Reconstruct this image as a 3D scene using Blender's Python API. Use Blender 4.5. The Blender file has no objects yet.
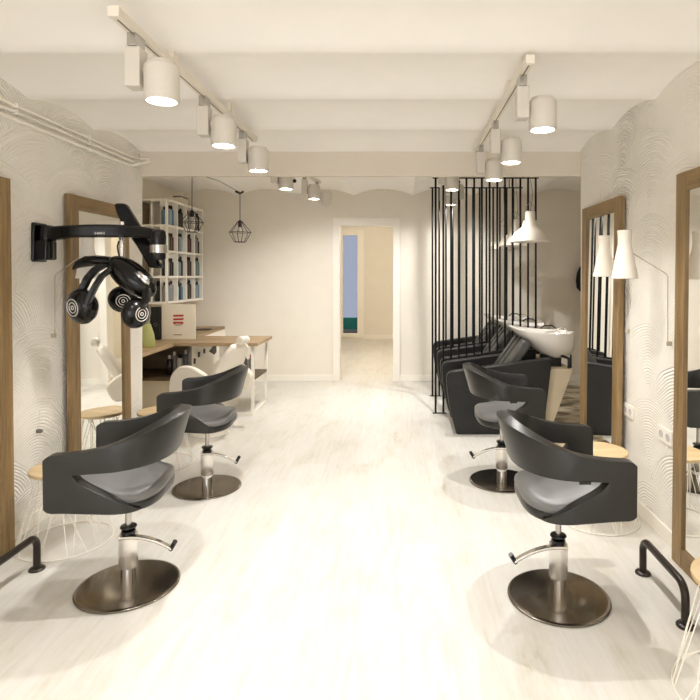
import bpy, bmesh, math, random
from mathutils import Vector, Matrix
random.seed(7)
PI = math.pi
SKY_S = 4.3
S = bpy.context.scene
COL = S.collection
F, CX, CY, EYE = 560.0, 403.0, 275.0, 1.42

# ------------------------------------------------------------------ utilities
def W(px, py, d):
    return Vector(((px - CX) * d / F, d, EYE - (py - CY) * d / F))

def hexc(h):
    h = h.lstrip('#')
    out = []
    for i in (0, 2, 4):
        c = int(h[i:i + 2], 16) / 255
        out.append(c / 12.92 if c <= .04045 else ((c + .055) / 1.055) ** 2.4)
    return (*out, 1)

class N:
    """small node-tree helper"""
    def __init__(s, name):
        s.m = bpy.data.materials.new(name); s.m.use_nodes = True
        s.t = s.m.node_tree; s.b = s.t.nodes['Principled BSDF']
    def new(s, typ, **kw):
        n = s.t.nodes.new(typ)
        for k, v in kw.items(): setattr(n, k, v)
        return n
    def link(s, a, b): s.t.links.new(a, b)
    def math(s, op, a, b=None, c=None):
        n = s.new('ShaderNodeMath', operation=op)
        for i, v in enumerate((a, b, c)):
            if v is None: continue
            if isinstance(v, (int, float)): n.inputs[i].default_value = v
            else: s.link(v, n.inputs[i])
        return n.outputs[0]
    def coord(s, scale=(1, 1, 1), rot=(0, 0, 0)):
        tc = s.new('ShaderNodeTexCoord'); mp = s.new('ShaderNodeMapping')
        mp.inputs['Scale'].default_value = scale; mp.inputs['Rotation'].default_value = rot
        s.link(tc.outputs['Object'], mp.inputs['Vector']); return mp.outputs[0]
    def noise(s, vec, scale, detail=4, rough=.5):
        n = s.new('ShaderNodeTexNoise'); n.inputs['Scale'].default_value = scale
        n.inputs['Detail'].default_value = detail; n.inputs['Roughness'].default_value = rough
        s.link(vec, n.inputs['Vector']); return n.outputs['Fac']
    def ramp(s, fac, stops):
        n = s.new('ShaderNodeValToRGB'); e = n.color_ramp.elements
        while len(e) < len(stops): e.new(.5)
        for i, (p, c) in enumerate(stops):
            e[i].position = p; e[i].color = c if not isinstance(c, str) else hexc(c)
        s.link(fac, n.inputs['Fac']); return n.outputs['Color']
    def bump(s, h, strength=.3, dist=.01):
        n = s.new('ShaderNodeBump'); n.inputs['Strength'].default_value = strength
        n.inputs['Distance'].default_value = dist
        s.link(h, n.inputs['Height']); s.link(n.outputs[0], s.b.inputs['Normal'])

def mat(name, c, rough=.5, metal=0, spec=.5, bump=None, vary=.04, **kw):
    n = N(name); b = n.b
    c = hexc(c)
    v = n.coord()
    nz = n.noise(v, kw.get('nscale', 6), 3)
    lo = tuple(max(0, x * (1 - vary)) for x in c[:3]) + (1,)
    hi = tuple(min(1, x * (1 + vary)) for x in c[:3]) + (1,)
    n.link(n.ramp(nz, [(.3, lo), (.7, hi)]), b.inputs['Base Color'])
    b.inputs['Roughness'].default_value = rough
    b.inputs['Metallic'].default_value = metal
    b.inputs['Specular IOR Level'].default_value = spec
    if 'coat' in kw:
        b.inputs['Coat Weight'].default_value = kw['coat']; b.inputs['Coat Roughness'].default_value = .15
    if 'trans' in kw:
        b.inputs['Transmission Weight'].default_value = kw['trans']
    if bump: n.bump(n.noise(v, bump[0], 5), bump[1], bump[2])
    return n.m

def emis(name, c, strength):
    n = N(name); n.b.inputs['Base Color'].default_value = hexc(c)
    n.b.inputs['Emission Color'].default_value = hexc(c)
    n.b.inputs['Emission Strength'].default_value = strength
    return n.m

def wood(name, dark, mid, light, axis='Z', fine=60, rough=.5):
    n = N(name)
    sc = {'X': (.06, 1, 1), 'Y': (1, .06, 1), 'Z': (1, 1, .06)}[axis]
    v = n.coord(sc)
    a = n.noise(v, fine, 6, .65); b = n.noise(v, fine * .22, 3, .5)
    f = n.math('ADD', n.math('MULTIPLY', a, .55), n.math('MULTIPLY', b, .45))
    n.link(n.ramp(f, [(.36, dark), (.5, mid), (.66, light)]), n.b.inputs['Base Color'])
    n.b.inputs['Roughness'].default_value = rough
    n.bump(a, .15, .003)
    return n.m

# ------------------------------------------------------------------ materials
PLASTER = '#e9dfcc'
def plaster_fans():
    """hand combed plaster: overlapping fans of concentric grooves, in the wall's own Y-Z plane"""
    n = N('combed plaster')
    tc = n.new('ShaderNodeTexCoord'); sp = n.new('ShaderNodeSeparateXYZ')
    n.link(tc.outputs['Object'], sp.inputs[0])
    warp = n.noise(tc.outputs['Object'], 2.2, 2)
    y = n.math('ADD', sp.outputs['Y'], n.math('MULTIPLY', n.math('SUBTRACT', warp, .5), .09))
    z = n.math('ADD', sp.outputs['Z'], n.math('MULTIPLY', n.math('SUBTRACT', warp, .5), .07))
    Wd, H, R = .80, .265, .43
    D = None; ID = None
    for k in (0, 1, 2, 3):            # k=0 is the highest row able to cover; later rows (lower) lie over it
        row = n.math('SUBTRACT', n.math('FLOOR', n.math('DIVIDE', z, H)), k)
        sh = n.math('MULTIPLY', n.math('FLOORED_MODULO', row, 2.0), .5)
        u = n.math('ADD', n.math('DIVIDE', y, Wd), sh)
        col = n.math('FLOOR', u)
        wn = n.new('ShaderNodeTexWhiteNoise', noise_dimensions='2D')
        cb = n.new('ShaderNodeCombineXYZ'); n.link(row, cb.inputs[0]); n.link(col, cb.inputs[1])
        n.link(cb.outputs[0], wn.inputs['Vector'])
        ws = n.new('ShaderNodeSeparateColor'); n.link(wn.outputs['Color'], ws.inputs[0])
        jx = n.math('MULTIPLY', n.math('SUBTRACT', ws.outputs[0], .5), .10)
        jz = n.math('MULTIPLY', n.math('SUBTRACT', ws.outputs[1], .5), .16)
        du = n.math('SUBTRACT', n.math('SUBTRACT', u, n.math('ADD', col, .5)), jx)
        dy = n.math('MULTIPLY', du, Wd)
        dz = n.math('SUBTRACT', n.math('SUBTRACT', z, n.math('MULTIPLY', row, H)), jz)
        dist = n.math('SQRT', n.math('ADD', n.math('MULTIPLY', dy, dy), n.math('MULTIPLY', dz, dz)))
        inside = n.math('LESS_THAN', dist, n.math('ADD', R - .07, n.math('MULTIPLY', ws.outputs[2], .11)))
        ident = n.math('ADD', n.math('MULTIPLY', ws.outputs[2], .6), n.math('MULTIPLY', dist, 0.0))
        if D is None: D, ID = dist, ident
        else:
            def mix(a, b):
                return n.math('ADD', n.math('MULTIPLY', b, inside), n.math('MULTIPLY', a, n.math('SUBTRACT', 1.0, inside)))
            D, ID = mix(D, dist), mix(ID, ident)
    rip = n.math('SINE', n.math('MULTIPLY', D, 2 * PI / .0165))
    soft = n.noise(tc.outputs['Object'], 1.3, 2)
    amp = n.math('MULTIPLY', n.math('MULTIPLY_ADD', soft, 2.6, -.75), 1.0)
    amp = n.math('MINIMUM', n.math('MAXIMUM', amp, .3), 1.0)
    fine = n.noise(tc.outputs['Object'], 90, 4)
    h = n.math('ADD', n.math('MULTIPLY', rip, n.math('MULTIPLY', amp, .5)), n.math('ADD', n.math('MULTIPLY', ID, 1.2), n.math('MULTIPLY', fine, .25)))
    n.bump(h, 1.0, .0075)
    n.link(n.ramp(soft, [(.3, '#ede8df'), (.7, '#f1ede5')]), n.b.inputs['Base Color'])
    n.b.inputs['Roughness'].default_value = .75
    return n.m

def planks():
    n = N('whitewashed planks')
    tc = n.new('ShaderNodeTexCoord'); mp = n.new('ShaderNodeMapping')
    mp.inputs['Rotation'].default_value = (0, 0, PI / 2)
    n.link(tc.outputs['Object'], mp.inputs[0])
    br = n.new('ShaderNodeTexBrick'); br.offset = .37
    n.link(mp.outputs[0], br.inputs['Vector'])
    for k, v in (('Scale', 1), ('Mortar Size', .0012), ('Mortar Smooth', .3), ('Brick Width', 1.25), ('Row Height', .19), ('Bias', 0)):
        br.inputs[k].default_value = v
    br.inputs['Color1'].default_value = hexc('#dddbd5'); br.inputs['Color2'].default_value = hexc('#d8d5cd')
    br.inputs['Mortar'].default_value = hexc('#d9d2c4')
    m2 = n.new('ShaderNodeMapping'); m2.inputs['Scale'].default_value = (1, .07, 1)
    n.link(tc.outputs['Object'], m2.inputs[0])
    g = n.noise(m2.outputs[0], 38, 6, .65)
    m3 = n.new('ShaderNodeMapping'); m3.inputs['Scale'].default_value = (1, .35, 1)
    n.link(tc.outputs['Object'], m3.inputs[0])
    sp = n.noise(m3.outputs[0], 5, 7, .7)
    gc = n.ramp(g, [(.30, '#f3f1ec'), (.45, '#fbfaf8'), (.6, '#ffffff')])
    sc = n.ramp(sp, [(.28, '#dfd9cd'), (.36, '#f6f4ef'), (.5, '#ffffff')])
    def mul(a, b):
        x = n.new('ShaderNodeMix', data_type='RGBA', blend_type='MULTIPLY'); x.inputs['Factor'].default_value = 1
        n.link(a, x.inputs['A']); n.link(b, x.inputs['B']); return x.outputs['Result']
    n.link(mul(mul(br.outputs['Color'], gc), sc), n.b.inputs['Base Color'])
    n.b.inputs['Roughness'].default_value = .42
    n.b.inputs['Specular IOR Level'].default_value = .35
    n.bump(g, .06, .002)
    return n.m

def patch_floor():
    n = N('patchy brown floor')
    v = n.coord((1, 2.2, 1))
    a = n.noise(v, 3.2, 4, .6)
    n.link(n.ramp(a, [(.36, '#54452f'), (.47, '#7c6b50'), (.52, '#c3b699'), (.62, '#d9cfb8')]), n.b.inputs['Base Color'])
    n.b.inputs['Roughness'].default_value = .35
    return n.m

def brushed(name, c, rough=.28):
    n = N(name)
    n.b.inputs['Metallic'].default_value = 1
    v = n.coord((1, .02, 1))
    g = n.noise(v, 220, 3)
    n.link(n.ramp(g, [(.3, tuple(x * .85 for x in hexc(c)[:3]) + (1,)), (.7, hexc(c))]), n.b.inputs['Base Color'])
    n.b.inputs['Roughness'].default_value = rough
    n.b.inputs['Anisotropic'].default_value = .6
    n.bump(g, .05, .0005)
    return n.m

M = {}
M['fans'] = plaster_fans()
M['floor'] = planks()
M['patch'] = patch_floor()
M['wall'] = mat('smooth painted wall', '#e8e1d4', .8, bump=(12, .08, .004), vary=.015)
M['ceil'] = mat('painted vaulted ceiling', '#f7f4ef', .85, bump=(5, .12, .006), vary=.01)
M['beam'] = mat('shade toned beam', '#dad1c2', .8, bump=(20, .05, .003), vary=.01)  # darker than the ceiling: the beam's shade is put into its colour
M['white'] = mat('white paint', '#f1ece1', .45, vary=.01)
M['frame'] = wood('oak mirror frame', '#6a5534', '#876d46', '#a1865c', 'Z')
M['frame_h'] = wood('oak mirror frame across', '#6a5534', '#876d46', '#a1865c', 'Y')
M['top'] = wood('oak desk top', '#8d7555', '#a28a68', '#b69f7d', 'X', 40)
M['top_y'] = wood('oak counter top', '#8d7555', '#a28a68', '#b69f7d', 'Y', 40)
M['stool'] = wood('pale ply seat', '#cbb083', '#d9c095', '#e4cfa8', 'X', 30)
M['darkwood'] = wood('dark shelf board', '#4a3a26', '#5c4931', '#6f5a3f', 'Y', 40)
M['leather'] = mat('charcoal leather', '#181714', .34, spec=.5, bump=(260, .12, .0012), vary=.06)
M['seatlea'] = mat('charcoal leather lit from above', '#6c6b69', .38, spec=.5, bump=(260, .1, .0012), vary=.05)  # same leather as the shell; overhead light is put into the grey
M['washlea'] = mat('dark wash chair leather', '#191815', .45, spec=.4, bump=(240, .1, .001), vary=.05)
M['washback'] = mat('grey quilted leather', '#44433f', .4, bump=(200, .1, .001), vary=.05)
M['chrome'] = mat('chrome', '#e8e6e2', .07, 1, vary=.01)
M['satin'] = mat('satin chrome', '#efece6', .24, .85, vary=.01)
M['disc'] = brushed('brushed dark steel', '#857d72', .17)
M['blackplastic'] = mat('black plastic', '#0d0d0d', .28, vary=.1)
M['gloss'] = mat('glossy black shell', '#080707', .2, spec=.35, vary=.1)
M['rod'] = mat('black rod paint', '#0b0907', .6, spec=.25, vary=.05)
M['rail'] = mat('dark bronze tube', '#2c241c', .32, metal=.35, vary=.08)
M['lamprod'] = mat('dull beige rod', '#b3a894', .4, vary=.02)
M['insert'] = mat('pale socket insert', '#c2bdc0', .4)
M['wire'] = mat('white lacquered wire', '#e9e4d8', .4, vary=.01)
M['cage'] = mat('antique cage wire', '#3d3326', .45, metal=.5, vary=.1)
M['mirror'] = mat('silvered glass', '#f2f2ee', .0, 1, vary=0)
M['lampwhite'] = mat('matt white enamel', '#e6dfd1', .5, vary=.01)
M['spotgrey'] = mat('pale grey lacquer', '#cfc9be', .45, vary=.01)
M['ceramic'] = mat('white ceramic', '#f0ece4', .08, coat=.5, vary=.005)
M['glow'] = emis('lit lens', '#fff6e6', 30)
M['off'] = mat('unlit lens', '#b9b4aa', .2)
M['metalgrey'] = mat('satin silver', '#b9b6b0', .25, 1)
M['perf'] = mat('perforated silver disc', '#c9c6c0', .3, .7)
M['perfw'] = mat('pale perforated ring', '#dedad2', .4, .2)
M['red'] = mat('red print', '#b3261e', .5)
M['carton'] = mat('cream card', '#e3dac6', .6, vary=.01)
M['green'] = mat('frosted green glass', '#c2c67c', .3, trans=.3)
M['dark'] = mat('soft black', '#12110f', .6)
M['beige'] = mat('beige laminate', '#cdbfa3', .5)
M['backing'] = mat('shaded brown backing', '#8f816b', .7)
M['greypanel'] = mat('grey panel', '#6a655c', .5)
M['sky'] = None
M['greenpool'] = mat('green awning', '#1f7a68', .6)

# ------------------------------------------------------------------ mesh building
class B:
    def __init__(s): s.bm = bmesh.new()
    def add(s, vs, fs):
        vv = [s.bm.verts.new(v) for v in vs]
        for f in fs:
            try: s.bm.faces.new([vv[i] for i in f])
            except ValueError: pass
        return vv
    def box(s, x0, y0, z0, x1, y1, z1):
        v = [(x, y, z) for z in (z0, z1) for y in (y0, y1) for x in (x0, x1)]
        s.add(v, [(0, 2, 3, 1), (4, 5, 7, 6), (0, 1, 5, 4), (2, 6, 7, 3), (0, 4, 6, 2), (1, 3, 7, 5)])
        return s
    def lathe(s, prof, c=(0, 0, 0), seg=32, axis=(0, 0, 1), cap=True):
        """prof: list of (r, h) along axis"""
        q = Vector((0, 0, 1)).rotation_difference(Vector(axis).normalized()); c = Vector(c)
        vs, fs = [], []
        for r, h in prof:
            for i in range(seg):
                a = 2 * PI * i / seg
                vs.append(c + q @ Vector((r * math.cos(a), r * math.sin(a), h)))
        for k in range(len(prof) - 1):
            for i in range(seg):
                j = (i + 1) % seg
                fs.append((k * seg + i, k * seg + j, (k + 1) * seg + j, (k + 1) * seg + i))
        if cap:
            fs.append(tuple(range(seg - 1, -1, -1))); o = (len(prof) - 1) * seg
            fs.append(tuple(o + i for i in range(seg)))
        s.add(vs, fs); return s
    def tube(s, pts, r, seg=10, closed=False, r2=None):
        pts = [Vector(p) for p in pts]; n = len(pts)
        vs, fs = [], []; up = None
        for k, p in enumerate(pts):
            if closed: t = pts[(k + 1) % n] - pts[k - 1]
            else: t = pts[min(k + 1, n - 1)] - pts[max(k - 1, 0)]
            t.normalize()
            if up is None:
                up = Vector((0, 0, 1)) if abs(t.z) < .9 else Vector((1, 0, 0))
            up = (up - t * up.dot(t)); up.normalize(); w = t.cross(up)
            rr = r if r2 is None else r + (r2 - r) * k / (n - 1)
            for i in range(seg):
                a = 2 * PI * i / seg
                vs.append(p + (up * math.cos(a) + w * math.sin(a)) * rr)
        for k in range(n if closed else n - 1):
            m = (k + 1) % n
            for i in range(seg):
                j = (i + 1) % seg
                fs.append((k * seg + i, k * seg + j, m * seg + j, m * seg + i))
        if not closed:
            fs.append(tuple(range(seg - 1, -1, -1))); fs.append(tuple((n - 1) * seg + i for i in range(seg)))
        s.add(vs, fs); return s
    def prism(s, poly, depth, O=(0, 0, 0), U=(1, 0, 0), V=(0, 0, 1), Wv=(0, 1, 0)):
        O, U, V, Wv = map(Vector, (O, U, V, Wv)); n = len(poly)
        vs = [O + U * a + V * b for a, b in poly] + [O + U * a + V * b + Wv * depth for a, b in poly]
        fs = [tuple(range(n)), tuple(range(2 * n - 1, n - 1, -1))]
        fs += [(i, (i + 1) % n, n + (i + 1) % n, n + i) for i in range(n)]
        s.add(vs, fs); return s
    def rings(s, rings, cap0=True, cap1=True):
        seg = len(rings[0]); vs = [p for r in rings for p in r]; fs = []
        for k in range(len(rings) - 1):
            for i in range(seg):
                j = (i + 1) % seg
                fs.append((k * seg + i, k * seg + j, (k + 1) * seg + j, (k + 1) * seg + i))
        if cap0: fs.append(tuple(range(seg - 1, -1, -1)))
        if cap1: fs.append(tuple((len(rings) - 1) * seg + i for i in range(seg)))
        s.add(vs, fs); return s
    def ellipsoid(s, c, rx, ry, rz, seg=28, n=16, rot=None):
        c = Vector(c); R = []
        for k in range(n + 1):
            t = -PI / 2 + PI * (k + .02) / (n + .04)
            ring = []
            for i in range(seg):
                a = 2 * PI * i / seg
                v = Vector((rx * math.cos(t) * math.cos(a), ry * math.cos(t) * math.sin(a), rz * math.sin(t)))
                if rot: v = rot @ v
                ring.append(c + v)
            R.append(ring)
        s.rings(R); return s

def obj(name, b, m, parent=None, smooth=False, bev=0, seg=2, mats=None):
    bm = b.bm
    bmesh.ops.recalc_face_normals(bm, faces=bm.faces)
    me = bpy.data.meshes.new(name); bm.to_mesh(me); bm.free()
    me.materials.append(m)
    if smooth:
        for p in me.polygons: p.use_smooth = True
        me.set_sharp_from_angle(angle=math.radians(38))
    o = bpy.data.objects.new(name, me); COL.objects.link(o)
    if bev:
        md = o.modifiers.new('bevel', 'BEVEL'); md.width = bev; md.segments = seg; md.limit_method = 'ANGLE'
        md.angle_limit = math.radians(40)
        if not smooth:
            for p in me.polygons: p.use_smooth = True
            me.set_sharp_from_angle(angle=math.radians(38))
    if parent: o.parent = parent
    return o

def tag(o, label=None, cat=None, group=None, kind=None):
    if label: o['label'] = label
    if cat: o['category'] = cat
    if group: o['group'] = group
    if kind: o['kind'] = kind
    return o

def thing(name, loc, label, cat, group=None, rz=0):
    o = bpy.data.objects.new(name, None); COL.objects.link(o)
    o.empty_display_size = .1; o.location = loc; o.rotation_euler = (0, 0, rz)
    return tag(o, label, cat, group)

def struct(name, b, m, label=None, parent=None, **kw):
    o = obj(name, b, m, parent, **kw)
    if not parent: tag(o, label, None, None, 'structure')
    return o

def dup(root, loc=None, rz=None, label=None, group=None):
    r = root.copy(); COL.objects.link(r)
    if loc is not None: r.location = loc
    if rz is not None: r.rotation_euler = (0, 0, rz)
    if label: r['label'] = label
    if group: r['group'] = group
    for ch in list(root.children):
        c = ch.copy(); COL.objects.link(c); c.parent = r
        for g in list(ch.children):
            d = g.copy(); COL.objects.link(d); d.parent = c
    return r

def box(*a): return B().box(*a)

# ------------------------------------------------------------------ the room
XL, XR = -2.09, 1.41          # front room side walls
YF, YB, YE = -3.2, 4.45, 7.5  # front wall, beam, back wall
XL2, XR2 = -2.93, 2.6
ZV = 2.40                     # vault springing height, front
struct('floor', box(-3.1, YF - .2, -.12, 2.8, 12.6, 0), M['floor'], 'pale whitewashed plank floor')
struct('wall_left', box(XL2 - .15, YF, 0, XL, YB + .04, 2.62), M['fans'], 'left wall in combed fan plaster')
struct('wall_right', box(XR, YF, 0, XR2 + .15, YB - .01, 2.62), M['fans'], 'right wall in combed fan plaster')
fb = B(); fb.box(-3.1, YF - .15, 0, -1.95, YF, 2.62); fb.box(1.3, YF - .15, 0, 2.8, YF, 2.62); fb.box(-1.95, YF - .15, 2.3, 1.3, YF, 2.62); fb.box(-1.95, YF - .15, 0, 1.3, YF, .12)
struct('wall_front', fb, M['wall'], 'unseen front wall behind the viewer with an added window opening')
fb = B()
for xx in (-1.95, -.88, .2, 1.24): fb.box(xx, YF - .1, .12, xx + .06, YF - .04, 2.3)
struct('added_window', fb, M['white'], 'white frame of a window added behind the viewer for daylight')  # window opening added out of view so daylight fills the room
struct('wall_left_back', box(XL2 - .15, YB + .04, 0, XL2, YE, 2.75), M['wall'], 'left wall of the back area')
struct('wall_right_back', box(XR2, YB - .01, 0, XR2 + .15, YE, 2.75), M['wall'], 'right wall of the back area')
# back wall with its doorway
dx0, dx1, dz = (340 - CX) * YE / F, (393 - CX) * YE / F, EYE + 49 * YE / F
bw = B(); bw.box(XL2 - .15, YE, 0, dx0 - .02, YE + .12, 2.75); bw.box(dx1 + .02, YE, 0, XR2 + .15, YE + .12, 2.75)
bw.box(dx0 - .02, YE, dz + .02, dx1 + .02, YE + .12, 2.75)
struct('wall_back', bw, M['wall'], 'smooth beige back wall with an open doorway')
tr = B(); tw = .095
tr.box(dx0 - tw, YE - .022, 0, dx0, YE + .14, dz); tr.box(dx1, YE - .022, 0, dx1 + tw, YE + .14, dz)
tr.box(dx0 - tw, YE - .022, dz, dx1 + tw, YE + .14, dz + tw * 1.15)
struct('door_1', tr, M['white'], 'white frame of the open doorway', bev=.004)
struct('trim_1', box(XL - .02, YB, EYE + 98 * 4.5 / F, XR + .02, YB + .05, 2.72), M['beam'], 'beam across the ceiling, its shade put into a beige tone')
struct('trim_2', box(XL - .3, YB + .045, 0, XL - .03, YB + .09, EYE + 98 * 4.5 / F), M['white'], 'pale end strip of the left wall')
# front vaulted ceiling: shallow vaults running across the room
def vault_profile(a0, a1, first, pitch, z0, rise, n=12):
    pts = []
    m = int((a1 - a0) / pitch * n)
    for i in range(m + 1):
        a = a0 + (a1 - a0) * i / m
        u = ((a - first) / pitch) % 1.0
        pts.append((a, z0 + rise * (1 - (2 * u - 1) ** 2)))
    return pts
pr = vault_profile(YF - .1, YB, YB, .66, ZV, .05)
bc = B(); bc.prism(pr + [(YB, 2.75), (YF - .1, 2.75)], XR - XL + .1, O=(XL - .05, 0, 0), U=(0, 1, 0), V=(0, 0, 1), Wv=(1, 0, 0))
struct('ceiling', bc, M['ceil'], 'cream ceiling of shallow vaults', smooth=True)
pr = vault_profile(XL2 - .1, XR2 + .1, -.656, .782, 2.485, .085)
bc = B(); bc.prism(pr + [(XR2 + .1, 2.85), (XL2 - .1, 2.85)], YE - YB - .02, O=(0, YB + .04, 0), U=(1, 0, 0), V=(0, 0, 1), Wv=(0, 1, 0))
struct('ceiling', bc, M['ceil'], 'cream scalloped ceiling of the back area', smooth=True)
# skirting
struct('baseboard_left', box(XL, YF, 0, XL + .014, YB, .08), M['white'], 'white skirting along the left wall', bev=.003)
struct('baseboard_right', box(XR - .014, YF, 0, XR, YB - .03, .08), M['white'], 'white skirting along the right wall', bev=.003)
bb = B(); bb.box(XL2, YE - .014, 0, dx0 - tw, YE, .085); bb.box(dx1 + tw, YE - .014, 0, XR2, YE, .085)
struct('baseboard_back', bb, M['white'], 'white skirting along the back wall', bev=.003)
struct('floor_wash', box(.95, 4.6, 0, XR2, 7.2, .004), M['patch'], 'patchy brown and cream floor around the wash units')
# corridor beyond the door
CY1 = 12.4
wx0, wx1 = (341 - CX) * CY1 / F, (357.5 - CX) * CY1 / F
cw = B()
cw.box(-2.4, CY1, 0, wx0 - .09, CY1 + .1, 2.7); cw.box(wx1 + .14, CY1, 0, 1.2, CY1 + .1, 2.7)
cw.box(wx0 - .09, CY1, 2.42, wx1 + .14, CY1 + .1, 2.7); cw.box(wx0 - .09, CY1, 0, wx1 + .14, CY1 + .1, .05)
struct('wall_corridor_end', cw, M['wall'], 'beige end wall of the corridor')
struct('wall_corridor_left', box(-2.5, YE + .12, 0, -2.4, CY1 + .1, 2.7), M['wall'], 'left wall of the corridor')
struct('wall_corridor_right', box(1.1, YE + .12, 0, 1.2, CY1 + .1, 2.7), M['wall'], 'right wall of the corridor')
struct('ceiling', box(-2.5, YE + .1, 2.7, 1.2, CY1 + .1, 2.8), M['ceil'], 'corridor ceiling')
struct('baseboard_corridor', box(wx1 + .14, CY1 - .014, 0, 1.1, CY1, .1), M['white'], 'white skirting in the corridor')
win = B()
win.box(wx0 - .09, CY1 - .03, .05, wx0, CY1 + .09, 2.42); win.box(wx1, CY1 - .03, .05, wx1 + .14, CY1 + .09, 2.42)
win.box(wx0, CY1 - .03, 2.30, wx1, CY1 + .09, 2.42); win.box(wx0, CY1 - .03, .05, wx1, CY1 + .09, .13)
win.box(wx0 + .0, CY1 + .01, .13, wx0 + .045, CY1 + .05, 2.3)
w1 = struct('window_1', win, M['white'], 'tall white framed glass door at the end of the corridor', bev=.004)
g = N('clear pane'); g.b.inputs['Transmission Weight'].default_value = 1; g.b.inputs['Roughness'].default_value = 0
g.b.inputs['IOR'].default_value = 1.02
obj('pane', box(wx0 + .045, CY1 + .025, .13, wx1, CY1 + .031, 2.3), g.m, w1)
tag(obj('awning', box(-2.3, 13.2, .142, .6, 13.35, .41), M['greenpool']), 'green strip outside the corridor glass door', 'barrier')
tag(obj('ledge', box(-2.3, 12.62, -.1, .6, 14.5, .14), M['greypanel']), 'grey ground strip outside the glass door', 'ground', None, 'structure')

# ------------------------------------------------------------------ styling chairs
def make_chair(label):
    t = thing('styling_chair', (0, 0, 0), label, 'chair', 'charcoal styling chairs')
    hw, th = .28, .050
    # path around the U: list of (x, y, nx) sampled on one side (front -> back apex), mirrored later
    side = []
    xs = [.232, .228, .218, .20, .175, .15, .128, .122, .1215, .1195, .116, .111, .104, .095, .07, .045, .02, 0]
    for x in xs: side.append((x, hw))
    n = 16
    for i in range(1, n + 1):
        a = PI / 2 * i / n
        side.append((-.212 * math.sin(a) ** .96, hw * math.cos(a) ** .86 if i < n else 0))
    path = side + [(x, -y) for x, y in reversed(side[:-1])]
    ns = len(side)
    def ztop(x):
        t_ = max(0, (.232 - x) / .444)
        base = .688 + .112 * t_ ** 2.35
        return base - .018 * max(0, (x - .204) / .028) ** 2
    def zub(x):      # lower edge of the band
        t_ = min(1, max(0, (.12 - x) / .38)); return .607 + .012 * t_
    def zlow(x):     # upper edge of lower panel
        u = min(1, max(0, (.12 - x) / .27)); return .600 - .168 * (u ** .75 * (1 - u) + u * u)
    def zbot(x):
        return .430 + .024 * min(1, max(0, (x + .13) / .3)) + .018 * max(0, (x - .204) / .028) ** 2
    def pos(x, y, z):
        fl = max(0, -x / .212)
        k = 1 + .27 * fl * (z - .6) / .2
        xx = x * k
        return Vector((xx, y * (1 + .02 * (z - .6) / .24), z))
    b = B(); bm = b.bm
    cache = {}
    def V(i, z):
        x, y = path[i]
        key = (i, round(z, 5))
        if key not in cache: cache[key] = bm.verts.new(pos(x, y, z))
        return cache[key]
    def strip(i, j, za0, za1, zb0, zb1, m):
        for q in range(m):
            a0 = za0 + (za1 - za0) * q / m; a1 = za0 + (za1 - za0) * (q + 1) / m
            c0 = zb0 + (zb1 - zb0) * q / m; c1 = zb0 + (zb1 - zb0) * (q + 1) / m
            vs = [V(i, a0), V(j, c0), V(j, c1), V(i, a1)]
            u = []
            for v in vs:
                if v not in u: u.append(v)
            if len(u) > 2: bm.faces.new(u)
    L = len(path)
    for i in range(L - 1):
        j = i + 1
        xi, xj = path[i][0], path[j][0]
        mid = .604
        def zz(x):
            # returns low_top, up_bot (equal in front block)
            if x >= .1219: return mid, mid
            g_ = min(1, (.122 - x) / .02) ** .5
            return mid + (zlow(x) - mid) * g_, mid + (zub(x) - mid) * g_
        li, ui = zz(xi); lj, uj = zz(xj)
        bi, bj = zbot(xi), zbot(xj)
        strip(i, j, ui, ztop(xi), uj, ztop(xj), 3)
        if min(xi, xj) > -.155:
            strip(i, j, bi, max(li, bi), bj, max(lj, bj), 3)
    bmesh.ops.remove_doubles(bm, verts=bm.verts, dist=.0004)
    bmesh.ops.recalc_face_normals(bm, faces=bm.faces)
    # make sure normals face outward
    cen = Vector((0, 0, .6)); sm = sum(((f.calc_center_median() - cen).dot(f.normal) for f in bm.faces))
    if sm < 0: bmesh.ops.reverse_faces(bm, faces=bm.faces)
    me = bpy.data.meshes.new('arm_shell'); bm.to_mesh(me); bm.free(); me.materials.append(M['leather'])
    for p in me.polygons: p.use_smooth = True
    sh = bpy.data.objects.new('arm_shell', me); COL.objects.link(sh); sh.parent = t
    md = sh.modifiers.new('thick', 'SOLIDIFY'); md.thickness = th; md.offset = -1; md.use_even_offset = False
    md = sh.modifiers.new('bevel', 'BEVEL'); md.width = .019; md.segments = 4; md.limit_method = 'ANGLE'; md.angle_limit = math.radians(50)
    # seat: rounded cushion, tapering below
    def seatring(z, sx, sy, dx=0, dome=0):
        r = []
        for i in range(48):
            a = 2 * PI * i / 48
            ca, sa = math.cos(a), math.sin(a)
            ex = .8 if ca < 0 else .35
            ey = .62
            x = (.180 if ca < 0 else .22) * abs(ca) ** ex * (1 if ca > 0 else -1) * sx + dx
            y = .232 * abs(sa) ** ey * (1 if sa > 0 else -1) * sy
            w = min(1, max(0, (x + .08) / .24)); r.append(Vector((x, y, z - .062 + (.06 * w * w * (3 - 2 * w) + .012 * (1 - abs(y) / .23)) * min(1, max(0, (z - .43) / .08)))))
        return r
    s = B()
    s.rings([seatring(.462, .45, .55, .04), seatring(.466, .70, .76, .03), seatring(.474, .86, .88, .01), seatring(.483, .95, .96), seatring(.49, .985, .985), seatring(.51, 1, 1), seatring(.522, .99, .99)])
    obj('seat_base', s, M['leather'], t, smooth=True)
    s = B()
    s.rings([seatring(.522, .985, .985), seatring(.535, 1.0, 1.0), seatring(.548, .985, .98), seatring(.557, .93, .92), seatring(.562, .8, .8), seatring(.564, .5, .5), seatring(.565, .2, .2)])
    o = obj('seat_cushion', s, M['seatlea'], t, smooth=True); o['label'] = 'seat cushion with overhead light put into its grey'
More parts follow.
